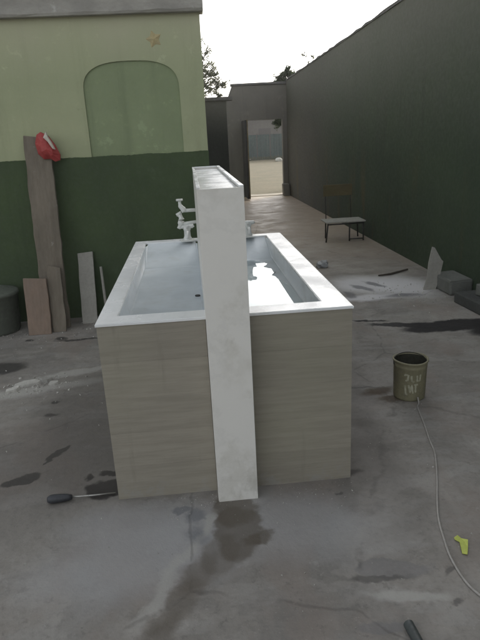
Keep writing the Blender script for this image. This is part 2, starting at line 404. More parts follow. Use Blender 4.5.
# ------------------------------------------------------------ setting
bm = bmesh.new(); bmesh.ops.create_grid(bm, x_segments=4, y_segments=4, size=400)
g = struct('ground', bm, M['earth'], 'sandy beige open ground beyond the gate'); g.location = (0, 100, -.012)
bm = bmesh.new()
vs = [bm.verts.new(p) for p in ((-7, -8, 0), (3.085, -8, 0), (3.085, 13.32, 0), (-7, 13.32, 0))]; bm.faces.new(vs)
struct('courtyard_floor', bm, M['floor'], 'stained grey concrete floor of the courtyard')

# house -------------------------------------------------------
HX0, HX1, HY, HYB = -6.5, .617, 3.0, 10.85
house = thing('house', (-2.9, 3.0, 0), 'pale green house wall with dark green dado and arched recess, left of the passage', 'house')
def place(o, root): o.parent = root; o.matrix_parent_inverse = root.matrix_world.inverted(); return o
def part(name, bm, mat, root, smooth=False, label=None):
    """mesh built in world coordinates, hung under a root empty"""
    bpy.context.view_layer.update() if False else None
    off = Vector(root.location)
    rr = Matrix.Rotation(-root.rotation_euler.z, 3, 'Z')
    if root.parent is None:
        for v in bm.verts: v.co = rr @ (v.co-off)
    return obj(name, bm, mat, root, smooth, label)
def sub(name, bm, mat, parent, smooth=False, label=None):
    root = parent.parent; off = Vector(root.location); rr = Matrix.Rotation(-root.rotation_euler.z, 3, 'Z')
    for v in bm.verts: v.co = rr @ (v.co-off)
    return obj(name, bm, mat, parent, smooth, label)
part('wall', bx(HX0, HX1-.03, HY+.014, HYB, 0, 2.76), M['recess'], house)
# painted plaster above the dado with an arched opening
zb, zt = 1.452, 2.56
arch = []
for k in range(0, 25):
    u = math.pi*(1-k/24); cx_, sx_ = math.cos(u), math.sin(u)
    arch.append((.0+.405*math.copysign(abs(cx_)**.72, cx_), 1.98+.235*abs(sx_)**.75))
arch = [(-.405, zb)]+arch+[(.405, zb)]
outer = [(HX0, zb)] + [(HX0, 1.98)] + [(HX0+(HX1-HX0)*k/22, zt) for k in range(0, 23)] + [(HX1, 1.98), (HX1, zb)]
outer = [(HX0, zb)]+[(max(HX0, min(HX1, a[0]*1.0)), zt) for a in arch[1:-1]]+[(HX1, zb)]
outer[1] = (HX0, zt); outer[-2] = (HX1, zt)
bm = bmesh.new()
A = [bm.verts.new((x, HY, z)) for x, z in arch]; O = [bm.verts.new((x, HY, z)) for x, z in outer]
Ab = [bm.verts.new((x, HY+.0135, z)) for x, z in arch]
for i in range(len(A)-1):
    bm.faces.new([A[i], A[i+1], O[i+1], O[i]]); bm.faces.new([A[i], Ab[i], Ab[i+1], A[i+1]])
part('plaster', bm, M['green'], house, label='pale green plaster above the dado, with the arched recess cut in it')
part('plaster', bx(HX1-.029, HX1, HY+.0135, HYB, zb, zt), M['green'], house)
bm = bx(HX0, HX1+.003, HY+.001, HYB-.01, 0, zb-.004)
prev = None
for i in range(701):
    x = HX0+(HX1+.004-HX0)*i/700; z = zb+.004+.006*noise.noise(Vector((x*6, 0, 0)))+.004*noise.noise(Vector((x*41, 3, 0)))
    cur = (bm.verts.new((x, HY-.003, 0)), bm.verts.new((x, HY-.003, z)), bm.verts.new((x, HY-.0005, z+.001)))
    if prev:
        for q in (0, 1): bm.faces.new([prev[q], cur[q], cur[q+1], prev[q+1]])
    prev = cur
part('dado', bm, M['dado'], house)
bm = bmesh.new()
prof = [(HY+.1, 2.5605), (HY-.06, 2.5605), (HY-.07, 2.58), (HY-.07, 2.72), (HY-.1, 2.73), (HY-.1, 2.8), (HY+.1, 2.8)]
N = 60; rows = []
for i in range(N+1):
    x = HX0+(HX1+.03-HX0)*i/N
    rows.append([bm.verts.new((x, y+(random.uniform(-.004, .004) if j in (2, 3, 4, 5) else 0), z+(random.uniform(-.006, .006) if j > 1 else 0))) for j, (y, z) in enumerate(prof)])
for a, b in zip(rows, rows[1:]):
    for j in range(len(prof)-1): bm.faces.new([a[j], b[j], b[j+1], a[j+1]])
bm.faces.new(rows[0]); bm.faces.new(rows[-1][::-1])
part('ledge', bm, M['ledge'], house, label='weathered grey concrete ledge along the roof edge')
part('roof', bx(HX0, HX1+.02, HY+.101, HYB, 2.761, 2.85), M['ledge'], house)
# faded star ornament
bm = bmesh.new(); pts = []
for k in range(10):
    r = .07 if k % 2 == 0 else .04; a = math.pi/2+k*math.pi/5+.25
    pts.append((.225+r*math.cos(a), HY-.0005, 2.37+r*math.sin(a)))
c0 = bm.verts.new((.225, HY-.016, 2.37)); pv = [bm.verts.new(p) for p in pts]
for k in range(10): bm.faces.new([pv[k], pv[(k+1) % 10], c0])
part('star', bm, mk('faded_orange', (.46, .38, .2), (.38, .34, .2), 12, .9, .3, 60), house, label='small faded orange star ornament')

# right boundary wall ----------------------------------------
WX = 3.082
rw = thing('boundary_wall', (WX+.08, 4, 0), 'tall dark green boundary wall along the right side of the courtyard', 'wall')
WT = lambda y: 2.86+.015*(13.28-y)
bm = bx(WX, WX+.16, -8, 13.28, 0, 1)
for v in bm.verts:
    if v.co.z > .5: v.co.z = WT(v.co.y)
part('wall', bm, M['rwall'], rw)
bm = bmesh.new(); rows = []; N = 90
for i in range(N+1):
    y = -8+21.28*i/N; dz = random.uniform(-.014, .012); dx = random.uniform(-.008, .006)
    rows.append([bm.verts.new(p) for p in ((WX-.012+dx, y, WT(y)+.0005), (WX-.012+dx, y, WT(y)+.035+dz), (WX+.172, y, WT(y)+.035+dz), (WX+.172, y, WT(y)+.0005))])
for a, b in zip(rows, rows[1:]):
    for j in range(4): bm.faces.new([a[j], b[j], b[(j+1) % 4], a[(j+1) % 4]])
bm.faces.new(rows[0]); bm.faces.new(rows[-1])
part('coping', bm, M['coping'], rw)

# side wall and gate wall -------------------------------------
sw = thing('side_wall', (1.1, 11.1, 0), 'low dark wall between the green house and the gate wall', 'wall')
part('wall', bx(.62, 1.36, 11, 11.2, 0, 2.33, jit=.01), M['sidewall'], sw)
part('beam', bx(.66, 1.5, 10.95, 11.25, 2.331, 2.40), M['coping'], sw, label='thin horizontal roof edge on the side wall')
gw = thing('gate_wall', (2.3, 13.4, 0), 'grey plastered wall with a tall doorway at the end of the passage', 'wall')
DX0, DX1, DH = 1.99, 2.965, 1.95
bm = bmesh.new()
prism(bm, [(1.52, 13.3, 0), (DX0, 13.3, 0), (DX0, 13.3, DH), (DX0, 13.3, 2.79), (1.69, 13.3, 2.8), (1.56, 13.3, 2.5), (1.52, 13.3, 2.47)], (0, 1, 0), .18)
part('wall', bm, M['gate'], gw)
part('wall', bx(DX0+.001, 3.24, 13.302, 13.478, DH, 2.785), M['gate'], gw)
part('pier', bx(DX1, 3.24, 13.3, 13.48, 0, DH-.001), M['gate'], gw)
part('coping', bx(1.66, 3.26, 13.27, 13.51, 2.8005, 2.85, jit=.008), M['coping'], gw)
part('wall', bx(1.1, 1.519, 13.31, 13.46, 0, 2.5), M['sidewall'], gw)
part('sunlit_strip', bx(DX0-.02, DX1+.02, 13.25, 13.75, -.005, .012, bev=.004), mk('sunlit_strip_pale', (.5, .45, .36), (.42, .37, .29), 5, .9, .3, 40), gw)  # strip of sunlight in the doorway, built as a paler slab
door = thing('door', (DX0-.03, 13.28, 0), 'open door leaf seen edge on at the left jamb of the passage doorway', 'door')
part('leaf', bx(DX0-.10, DX0-.055, 12.45, 13.27, .03, 1.94, bev=.003), M['darkmetal'], door)
part('edge_strip', bx(DX0-.053, DX0-.02, 12.5, 13.27, .02, 1.95, bev=.003), M['doormetal'], door)
fr = part('handle', tube(bmesh.new(), [(DX0-.02, 12.6, 1.0), (DX0+.03, 12.6, 1.0), (DX0+.03, 12.72, 1.0)], .008), M['steel'], door)
# block at the foot of the right jamb
tag(obj('stone', bx(2.9, 3.06, 12.95, 13.2, 0, .3, bev=.03, jit=.02), M['gate']), 'brown stone standing at the foot of the right door jamb', 'stone')

# ------------------------------------------------------------ beyond the gate
tf = thing('metal_fence', (7, 38, 0), 'long teal fence across the sandy ground beyond the doorway', 'fence')
for i in range(24):
    x0 = -2+i*.9
    bm = bmesh.new()
    prev = None
    for k in range(10):
        x = x0+.03+k*.84/9; y = 38+(.03 if k % 2 else 0)
        cur = (bm.verts.new((x, y, .05)), bm.verts.new((x, y, 1.62)))
        if prev: bm.faces.new([prev[0], cur[0], cur[1], prev[1]])
        prev = cur
    bmesh.ops.solidify(bm, geom=bm.faces[:], thickness=.01)
    part('panel', bm, M['teal'], tf)
    part('post', bx(x0-.025, x0+.025, 38.0, 38.06, 0, 1.68), M['darkmetal'], tf)
fh = thing('outbuilding', (7, 46, 0), 'low grey brown building far behind the teal fence', 'building')
part('wall', bx(1, 16, 46, 50, 0, 2.9), M['far'], fh)
bm = bmesh.new(); prism(bm, [(.6, 45.5, 2.91), (.6, 50.5, 2.91), (.6, 48, 3.5)], (1, 0, 0), 15.8); part('roof', bm, M['roof'], fh)
for x in (3, 6.3, 9, 12):
    f = part('window', bx(x, x+1.0, 45.95, 45.998, 1.1, 2.1), M['darkmetal'], fh)
def rock(name, c, r, mat, label, cat='rock', group=None, flat=.7):
    bm = bmesh.new(); bmesh.ops.create_icosphere(bm, subdivisions=2, radius=1)
    sd_ = random.uniform(0, 50)
    for v in bm.verts:
        k = 1+.35*noise.noise(v.co*1.3+Vector((sd_, 0, 0)))
        v.co = Vector((v.co.x*r*k, v.co.y*r*k*.9, max(-.25*r, v.co.z*r*k*flat)+.2*r))
    o = obj(name, bm, mat); o.location = c; return tag(o, label, cat, group) if label else o
rock('rock', (6.05, 34, 0), .24, M['rock'], 'whitish rock on the sand, left of the pair by the teal fence', group='whitish rocks by the teal fence')
rock('rock', (6.35, 32.4, 0), .16, M['rock'], 'smaller whitish rock on the sand, right of the pair by the teal fence', group='whitish rocks by the teal fence')
# weeds along the teal fence
bm = bmesh.new()
for _ in range(900):
    x = random.uniform(3, 9); y = random.uniform(37.3, 37.9); h = random.uniform(.08, .3); a = random.uniform(0, 6.28)
    d = Vector((math.cos(a), math.sin(a), 0))*.04; p = Vector((x, y, -.01)); t = p+Vector((random.uniform(-.08, .08), random.uniform(-.08, .08), h))
    bm.faces.new([bm.verts.new(p-d), bm.verts.new(p+d), bm.verts.new(t)])
tag(obj('grass', bm, M['leaf_dark']), 'strip of green weeds at the foot of the teal fence', None, kind='stuff')

def tree(name, base, h, blobs, n, lr, mat, label, branches, seed=1, limb_r=.05):
    random.seed(seed)
    t = thing(name, base, label, 'tree')
    B = Vector(base)
    tr = bmesh.new()
    tube(tr, [B+Vector((0, 0, -.05)), B+Vector((.05, 0, h*.35)), B+Vector((-.03, 0, h*.7)), B+Vector((.02, 0, h))], [limb_r*1.6, limb_r*1.2, limb_r*.9, limb_r*.4], 9)
    part('trunk', tr, M['bark'], t, True)
    br = bmesh.new(); lf = bmesh.new()
    for (bx_, by_, bz_, r) in blobs:
        c = Vector((bx_, by_, bz_))
        s0 = B+Vector((0, 0, h*random.uniform(.45, .85))); mid = (s0+c)/2+Vector((0, 0, .1))
        tube(br, catmull([s0, mid, c], 4), [limb_r*.5*(1-i/9*.75) for i in range(9)], 6)
        for k in range(branches):
            d = Vector((random.gauss(0, 1), random.gauss(0, 1), random.gauss(.2, .8))).normalized()
            e = c+d*r*random.uniform(.6, 1.05)
            pts = catmull([c, (c+e)/2+Vector((0, 0, r*.12)), e], 3)
            tube(br, pts, [limb_r*.12, limb_r*.11, limb_r*.1, limb_r*.08, limb_r*.07, limb_r*.06, limb_r*.05][:len(pts)], 4)
            for q in range(n):
                u = random.random()**.6; p = c+(e-c)*u+Vector([random.gauss(0, r*.11) for _ in range(3)])
                nn = Vector([random.gauss(0, 1) for _ in range(3)]).normalized(); a = nn.orthogonal().normalized(); b = nn.cross(a)
                L = lr*random.uniform(.6, 1.3)
                lf.faces.new([lf.verts.new(p-a*L), lf.verts.new(p+b*L*.4), lf.verts.new(p+a*L), lf.verts.new(p-b*L*.4)])
    part('branches', br, M['bark'], t)
    o = part('crown', lf, mat, t)
    return t
tree('tree', (.75, 17, 0), 3.6, [(1.15, 17, 3.9, .42), (1.4, 17.1, 3.45, .36), (1.55, 16.9, 3.1, .32), (1.2, 17, 3.1, .38), (1.05, 17, 3.5, .4), (.8, 17, 4.2, .5), (1.6, 17, 2.7, .25), (.9, 17, 2.7, .4)],
     44, .042, M['leaf'], 'thin leafed tree showing between the green house and the gate wall', 11, 3, .07)
tree('tree', (3.75, 15.4, 0), 2.9, [(3.3, 15.4, 3.05, .26), (3.5, 15.3, 3.2, .26), (3.75, 15.4, 3.05, .32), (3.15, 15.2, 2.72, .25), (3.1, 15.1, 2.1, .3), (3.3, 15.1, 1.9, .32), (3.9, 15.4, 2.8, .3), (2.95, 15.0, 2.15, .18)],
     95, .036, M['leaf_dark'], 'bushy dark tree rising behind the gate wall beside the doorway', 14, 5, .05)
tree('tree', (4.35, 15.9, 0), 3.5, [(4.05, 15.9, 3.75, .16), (4.35, 15.9, 3.72, .14), (4.2, 15.9, 3.5, .12)],
     10, .03, M['leaf'], 'slender sapling sprig poking above the corner of the boundary wall', 8, 8, .03)
random.seed(11)

# ------------------------------------------------------------ laundry tank
W_, L_, H_ = 1.0866, 2.0076, .85
a_, b_, PR, HW, L2 = .4567, .6328, .0928, 1.38, 1.6
tank = thing('laundry_tank', (W_/2, 1, 0), 'double concrete laundry tank with taupe tiled front, white rim and tall white dividing wall', 'laundry tank')
TS = .838
part('body', bx(.009, W_-.009, .009, L_, 0, .70), M['mortar'], tank)
# front and side tiles in courses
def tiles_front(x0, x1, splits):
    hs = TS/5
    for i in range(5):
        z0, z1 = i*hs, (i+1)*hs-.0004
        xs = [x0]+[x0+(x1-x0)*u for u in splits[i]]+[x1]
        for q in range(len(xs)-1):
            d = random.uniform(-.0003, .0003)
            part('tile', bx(xs[q]+.0004, xs[q+1]-.0004, d, .0085, z0 if i else -.02, z1, bev=.0003), M['tile'], tank)
tiles_front(0, a_-.002, [[], [], [], [], []])
tiles_front(b_+.002, W_, [[], [], [], [], []])
for sx, x0, x1 in ((0, 0, .0085), (1, W_-.0085, W_)):
    for i in range(5):
        hs = TS/5; ys = [.01, .68, 1.34, L_] if i % 2 else [.01, .35, 1.0, 1.66, L_]
        for q in range(len(ys)-1):
            d = random.uniform(-.001, .001)
            part('tile', bx(x0+d, x1+d, ys[q]+.001, ys[q+1]-.001, i*hs if i else -.02, (i+1)*hs-.002, bev=.0012), M['tile'], tank)
# rim slab and basins
def basin(x0, x1, y0, y1, zr, zbm, xs0, xs1, ysl0, ysl1):
    bm = bmesh.new()
    T = [bm.verts.new(p) for p in ((x0, y0, zr), (x1, y0, zr), (x1, y1, zr), (x0, y1, zr))]
    Bt = [bm.verts.new(p) for p in ((x0+xs0, y0+ysl0, zbm), (x1-xs1, y0+ysl0, zbm-.004), (x1-xs1, y1-ysl1, zbm-.004), (x0+xs0, y1-ysl1, zbm))]
    for i in range(4):
        j = (i+1) % 4; bm.faces.new([T[i], T[j], Bt[j], Bt[i]])
    bm.faces.new(Bt[::-1])
    # outer shell below, so the basin has thickness
    bmesh.ops.bevel(bm, geom=[e for e in bm.edges if not e.is_boundary], offset=.012, segments=3, affect='EDGES')
    return bm
zr = H_-.012
FY = .10
bl = part('basin', basin(.08, a_-.001, FY, 1.925, zr, .765, .014, .0, .01, .5), M['basin'], tank, True, 'left basin with smooth blue grey glaze')
br_ = part('basin', basin(b_+.001, .972, FY, 1.925, zr, .742, .0, .0, .01, .30), M['basin'], tank, True, 'right basin with a bright wet floor')
def slab(x0, x1, y0, y1): return bx(x0, x1, y0, y1, zr, H_, bev=.003)
e = .0015
def frame(x0, x1, y0, y1, hx0, hx1, hy0, hy1, z0, z1):
    bm = bmesh.new(); V = {}
    for z in (z0, z1):
        V[z] = ([bm.verts.new((x, y, z)) for x, y in ((x0, y0), (x1, y0), (x1, y1), (x0, y1))], [bm.verts.new((x, y, z)) for x, y in ((hx0, hy0), (hx1, hy0), (hx1, hy1), (hx0, hy1))])
        o_, h_ = V[z]
        for k in range(4): bm.faces.new([o_[k], o_[(k+1) % 4], h_[(k+1) % 4], h_[k]])
    for q in (0, 1):
        for k in range(4): bm.faces.new([V[z0][q][k], V[z0][q][(k+1) % 4], V[z1][q][(k+1) % 4], V[z1][q][k]])
    bmesh.ops.recalc_face_normals(bm, faces=bm.faces)
    bmesh.ops.bevel(bm, geom=[e_ for e_ in bm.edges if abs(e_.verts[0].co.z-z1) < 1e-5 and abs(e_.verts[1].co.z-z1) < 1e-5 and len(set(round(f.normal.z, 2) for f in e_.link_faces)) > 1], offset=.003, segments=2, affect='EDGES')
    return bm
part('rim', frame(-.004, W_+.004, -.006, L_+.004, .08, .972, FY, 1.925, zr, H_), M['white'], tank)
part('wall_end', bx(a_+.002, b_-.002, 1.601, 1.924, .6, H_-.001), M['white'], tank, label='low white slab between the basins behind the dividing wall')
# water films
def film(name, pts, z, lab):
    bm = bmesh.new(); P = []
    n = len(pts)
    for i in range(n):
        p0, p1 = Vector(pts[i]), Vector(pts[(i+1) % n])
        for k in range(4):
            u = k/4; q = p0.lerp(p1, u); q += Vector((random.uniform(-.006, .006), random.uniform(-.01, .01))) if k else Vector((0, 0))
            P.append((q.x, q.y, z))
    prism(bm, P, (0, 0, 1), .003)
    return part(name, bm, M['water'], tank, label=lab)
film('water_film', [(.64, .14), (.93, .14), (.965, .3), (.965, .72), (.955, .83), (.935, .91), (.89, 1.08), (.93, 1.18), (.91, 1.27), (.87, 1.33), (.91, 1.42), (.87, 1.52), (.82, 1.57), (.64, 1.56)], .7425, 'bright irregular film of water in the right basin')
part('drain', lathe(bmesh.new(), [(0.001, .768), (.011, .768), (.014, .767), (.014, .76)], 20, (.43, .66, 0))[0], M['darkmetal'], tank)
0 and part('drain', lathe(bmesh.new(), [(0.001, .749), (.022, .749), (.026, .747), (.026, .74)], 20, (.70, .62, 0))[0], M['darkmetal'], tank)

# dividing wall ------------------------------------------------
dw = part('dividing_wall', bx(a_+.009, b_-.009, -PR+.009, L2-.009, 0, HW-.03), M['mortar'], tank)
zs = [-.02, HW-.001]
for i in range(1):
    d = (.0004, -.0003, 0)[i]; d2 = (.0012, -.0008, 0)[i]
    sub('tile', bx(a_+d2, b_+d2, -PR+d, -PR+.0085, zs[i]+(.0002 if i else 0), zs[i+1]-.0002, bev=.0006), M['pillar'], dw)
for x0, x1 in ((a_, a_+.0085), (b_-.0085, b_)):
    for i in range(1):
        ys = [-PR+.009, .55, 1.15, L2]
        for q in range(3):
            d = random.uniform(-.001, .001)
            sub('tile', bx(x0+d, x1+d, ys[q]+.001, ys[q+1]-.001, zs[i]+(.001 if i else 0), zs[i+1]-.001, bev=.001), M['pillar'], dw)
sub('tile', bx(a_+.009, b_-.009, L2-.0085, L2, .86, HW-.001), M['pillar'], dw)
# recessed tray on top
sub('tray', bx(a_+.0115, b_-.0115, -PR+.0095, L2-.014, HW-.0295, HW-.012), M['white'], dw, label='recessed white tray along the top of the dividing wall')
sub('trim', bx(a_-.002, a_+.012, -PR+.0095, L2-.0005, HW-.0005, HW+.006, bev=.001), M['white'], dw)
sub('trim', bx(b_-.016, b_+.002, -PR+.0095, L2-.0005, HW-.0005, HW+.006, bev=.001), M['white'], dw)
sub('trim', bx(a_+.013, b_-.017, L2-.014, L2-.0008, HW-.0005, HW+.006, bev=.001), M['white'], dw)

# taps ---------------------------------------------------------
def deck_tap(cx, lab):
    cy, z = 1.90, H_
    bm = bmesh.new()
    lathe(bm, [(.0, .0), (.034, .0), (.034, .012), (.032, .018), (.024, .035), (.022, .075), (.026, .082), (.027, .1), (.018, .108), (0, .108)], 18, (cx, cy, z))
    tp = part('tap', bm, M['plastic_white'], tank, True, lab)
    hb = bmesh.new()
    tube(hb, [(cx-.05, cy, z+.114), (cx-.038, cy, z+.106), (cx+.038, cy, z+.106), (cx+.05, cy, z+.112)], [.011, .015, .015, .011], 10)
    tube(hb, [(cx, cy-.04, z+.107), (cx, cy+.04, z+.107)], .011, 10)
    sub('handle', hb, M['plastic_white'], tp, True)
    nb = bmesh.new(); tube(nb, catmull([(cx, cy, z+.06), (cx, cy-.06, z+.075), (cx, cy-.1, z+.06), (cx, cy-.11, z+.035)], 4), .0105, 10)
    sub('spout', nb, M['plastic_white'], tp, True)
    fb = bmesh.new(); box(fb, cx-.05, cx+.05, cy-.045, cy+.045, z+.0005, z+.012, bev=.004); sub('base', fb, M['plastic_white'], tp)
deck_tap(.388, 'white deck tap on the rear rim of the left basin')
deck_tap(.835, 'white deck tap on the rear rim of the right basin, half hidden by the dividing wall')
Y = 1.5
wt = bmesh.new()
tube(wt, [(a_-.0005, Y, 1.118), (.37, Y, 1.118)], .0115, 12)
tube(wt, catmull([(.385, Y, 1.112), (.375, Y, 1.13), (.36, Y, 1.15), (.357, Y, 1.18)], 3), [.018]*4+[.015]*3+[.01]*3, 12)
lathe(wt, [(0, -.006), (.022, -.006), (.022, .006), (0, .006)], 16, (.357, Y, 1.188))
wtp = part('wall_tap', wt, M['plastic_white'], tank, True, 'upper white tap arm sticking out of the dividing wall')
w2 = bmesh.new()
tube(w2, [(a_-.0005, Y+.02, 1.038), (.41, Y+.02, 1.034), (.36, Y+.02, 1.028)], [.0105, .0105, .012], 12)
tube(w2, catmull([(.338, Y+.02, 1.0), (.352, Y+.02, 1.03), (.36, Y+.02, 1.06), (.35, Y+.02, 1.09)], 3), [.012]*3+[.02]*4+[.014]*3, 12)
tube(w2, [(.33, Y+.02, 1.088), (.362, Y+.02, 1.104)], .011, 10)
wtp2 = part('wall_tap', w2, M['plastic_white'], tank, True, 'lower white tap body with a lever, on the dividing wall')

# mortar crumbs at the tank foot
bm = bmesh.new()
def crumb(bm, x, y, r):
    vs = [bm.verts.new((x+random.uniform(-1, 1)*r, y+random.uniform(-1, 1)*r, z*r)) for z in (0, 0, 0, 1, .8)]
    bmesh.ops.convex_hull(bm, input=vs)
for _ in range(150):
    crumb(bm, random.uniform(.2, 1.08), -.02-abs(random.gauss(0, .12)), random.uniform(.001, .004))
for _ in range(420):
    crumb(bm, random.uniform(-1.4, 3), random.uniform(-1, 3), random.uniform(.0015, .006))
for _ in range(150):
    crumb(bm, random.gauss(-.72, .16), random.gauss(1.42, .1), random.uniform(.003, .011))
for _ in range(160):
    crumb(bm, random.gauss(2.5, .35), random.gauss(3.0, .3), random.uniform(.003, .011))
for _ in range(120):
    crumb(bm, random.gauss(-.8, .4), random.gauss(2.6, .2), random.uniform(.003, .009))
tag(obj('grit', bm, M['rubble']), 'crumbs of mortar and grit scattered over the concrete floor', None, kind='stuff')

# ------------------------------------------------------------ things against the house wall
def leaning(name, x0, x1, h, ybot, ytop, th, mat, label, cat, jit=.006, slant=0, n=14, rz=0):
    """board leaning against the facade; ybot at ground, ytop at height h"""
    out_ = board_outline(x0, x1, 0, math.hypot(h, ytop-ybot), n, jit, slant)
    ang = math.atan2(ytop-ybot, h)
    bm = bmesh.new(); prism(bm, [(x-(x0+x1)/2, 0, z) for x, z in out_], (0, 1, 0), th)
    bmesh.ops.bevel(bm, geom=[e for e in bm.edges], offset=th*.12, segments=1, affect='EDGES')
    o = obj(name, bm, mat); o.rotation_euler = (-ang, 0, 0)
    o.location = ((x0+x1)/2, ybot-th*math.cos(ang), 0)
    o.rotation_euler = (-ang, rz, 0)
    return tag(o, label, cat)
leaning('board', -.955, -.735, 1.66, 2.74, 2.985, .035, M['bark_board'], 'tall rough grey brown board leaning against the green house wall', 'board', .007, -.03, 20)
leaning('board', -.86, -.745, .58, 2.62, 2.735, .03, M['bark_board'], 'narrow brown offcut leaning on the foot of the tall board', 'board', .004, -.03, 8)
leaning('board', -1.06, -.865, .49, 2.58, 2.68, .03, M['pink_board'], 'short pinkish brown board in front of the tall board', 'board', .003, -.015, 6)
leaning('board', -.635, -.50, .62, 2.80, 2.985, .022, M['pale_board'], 'pale beige slab leaning against the dark green dado', 'slab', .003, .01, 6)
bm = bmesh.new(); tube(bm, [(-.435, 2.93, .49), (-.42, 2.85, .2), (-.40, 2.78, 0)], [.012, .013, .014], 7)
tag(obj('stick', bm, M['pale_board']), 'thin pale stick leaning on the dado beside the beige slab', 'stick')
# red bag with white cloth on the tall board
bm = bmesh.new()
op = [(-.835, 1.535), (-.85, 1.62), (-.825, 1.69), (-.79, 1.71), (-.735, 1.68), (-.685, 1.60), (-.655, 1.52), (-.66, 1.475), (-.70, 1.465), (-.735, 1.49), (-.79, 1.49)]
cen = Vector((-.75, 2.86, 1.57))
front = [bm.verts.new((x, 2.905+random.uniform(-.012, .012), z)) for x, z in op]; back = [bm.verts.new((x, 2.935, z)) for x, z in op]
midr = [bm.verts.new(Vector((x, 2.88+random.uniform(-.02, .02), z)).lerp(cen, .5)) for x, z in op]; cc = bm.verts.new(cen)
for i in range(len(op)):
    j = (i+1) % len(op)
    bm.faces.new([front[i], front[j], back[j], back[i]]); bm.faces.new([front[i], front[j], midr[j], midr[i]]); bm.faces.new([midr[i], midr[j], cc])
bm.faces.new(back)
for v in bm.verts: v.co.z -= .03
tag(obj('bag', bm, M['red']), 'crumpled red bag hung at the top of the tall rough board', 'bag')
bm = bmesh.new(); prism(bm, [(-.76, 2.85, 1.665), (-.735, 2.85, 1.71), (-.725, 2.85, 1.665), (-.705, 2.85, 1.63), (-.68, 2.85, 1.565), (-.70, 2.85, 1.575), (-.73, 2.85, 1.63)], (0, 1, 0), .03)
for v in bm.verts: v.co.y += random.uniform(-.008, .008); v.co.z -= .03
tag(obj('cloth', bm, M['cloth_white']), 'small off white rag stuck over the red bag', 'rag')
# tub at the left picture edge
bm, _ = lathe(bmesh.new(), [(0, 0), (.17, 0), (.185, .03), (.195, .34), (.205, .345), (.205, .375), (.19, .38), (.12, .40), (0, .405)], 28)
o = obj('tub', bm, M['tub'], None, True); o.location = (-1.37, 2.75, 0); o.rotation_euler = (0, R(2), 0)
tag(o, 'grey green lidded tub by the dark green dado at the left edge', 'tub')

# rubble flakes on the left
for i, (x, y, sx, sy, rz, lab) in enumerate([(-.78, 1.45, .10, .05, .3, 'largest pale flake of rubble on the floor left of the tank'), (-.68, 1.50, .06, .045, -.4, 'pointed pale flake right of the largest flake of rubble'),
        (-.86, 1.36, .07, .035, .7, 'small pale flake nearest the left edge of the rubble'), (-.60, 1.42, .05, .02, .1, 'thin pale sliver at the right end of the rubble')]):
    bm = bmesh.new(); pts = []
    for k in range(9):
        a = 2*math.pi*k/9; r = random.uniform(.6, 1.1); pts.append((sx*r*math.cos(a), sy*r*math.sin(a), 0))
    prism(bm, pts, (0, 0, 1), .018)
    for v in bm.verts:
        if v.co.z > .01: v.co = Vector((v.co.x*.85, v.co.y*.85, v.co.z+random.uniform(-.006, .01)))
    o = obj('rubble_flake', bm, M['rubble']); o.location = (x, y, 0); o.rotation_euler = (0, 0, rz); tag(o, lab, 'rubble', 'pale rubble flakes left of the tank')

# trowel-like tool by the left corner of the tank
tl = thing('trowel', (-.25, .03, 0), 'dark handled tool with a thin steel shaft lying beside the left corner of the tank', 'tool')
bm = bmesh.new(); tube(bm, catmull([(-.325, .02, .02), (-.30, .022, .021), (-.26, .024, .021), (-.215, .028, .018)], 3), [.012, .017, .02, .021, .021, .02, .019, .018, .015, .011], 10); part('handle', bm, M['handle'], tl, True)
bm = bmesh.new(); tube(bm, [(-.217, .028, .018), (-.12, .035, .012), (-.02, .045, .008)], [.0045, .004, .003], 8); part('shaft', bm, M['steel'], tl, True)

# ------------------------------------------------------------ right side things
o = tag(obj('board', prism(bmesh.new(), [(-.02, 0, 0), (.10, 0, -.0), (.135, 0, .1), (.175, 0, .28), (.155, 0, .30), (.09, 0, .42), (.065, 0, .43), (.03, 0, .27), (.015, 0, .12)], (0, 1, 0), .018), M['pale_board']), 'broken grey tile standing on end near the boundary wall', 'tile')
o.location = (2.715, 3.08, 0); o.rotation_euler = (R(-8), 0, R(-6))
cb = bmesh.new(); box(cb, -.115, .12, -.2, .2, 0, .15, bev=.022)
for v in cb.verts: v.co += Vector((random.uniform(-.004, .004),)*3)
o = tag(obj('concrete_block', cb, M['block_pale']), 'grey concrete block lying against the boundary wall behind the broken tile', 'block'); o.location = (2.95, 3.02, 0); o.rotation_euler = (0, 0, R(3))
cb = bmesh.new(); box(cb, -.13, .12, -.45, .42, 0, .10, bev=.012)
o = tag(obj('concrete_slab', cb, mk('dark_slab', (.07, .073, .068), (.05, .052, .05), 5, .95, .6, 45)), 'long low concrete slab on the floor at the foot of the boundary wall', 'slab'); o.location = (2.95, 2.2, 0); o.rotation_euler = (0, 0, R(4))
cb = bmesh.new(); box(cb, -.07, .07, -.09, .09, 0, .1, bev=.012, jit=.008)
o = tag(obj('concrete_block', cb, M['block_pale']), 'small pale block on top of the long low slab at the right edge', 'block'); o.location = (3.0, 2.38, .1005); o.rotation_euler = (0, 0, .2)
# stick on floor by the wall
bm = bmesh.new(); tube(bm, [(2.45, 3.75, .012), (2.6, 3.78, .014), (2.86, 3.95, .012)], [.008, .012, .009], 6)
tag(obj('stick', bm, M['bark']), 'dark stick on the floor pointing at the boundary wall', 'stick')
# pale bag near tank back right
bm = bmesh.new(); bmesh.ops.create_icosphere(bm, subdivisions=3, radius=1)
for v in bm.verts:
    k = 1+.4*noise.noise(v.co*1.8); v.co = Vector((v.co.x*.075*k, v.co.y*.07*k, max(0, v.co.z*.055*k+.03)))
o = tag(obj('bag', bm, M['bag'], None, False), 'small crumpled pale plastic bag on the floor behind the right rim of the tank', 'bag'); o.location = (1.97, 4.4, 0)

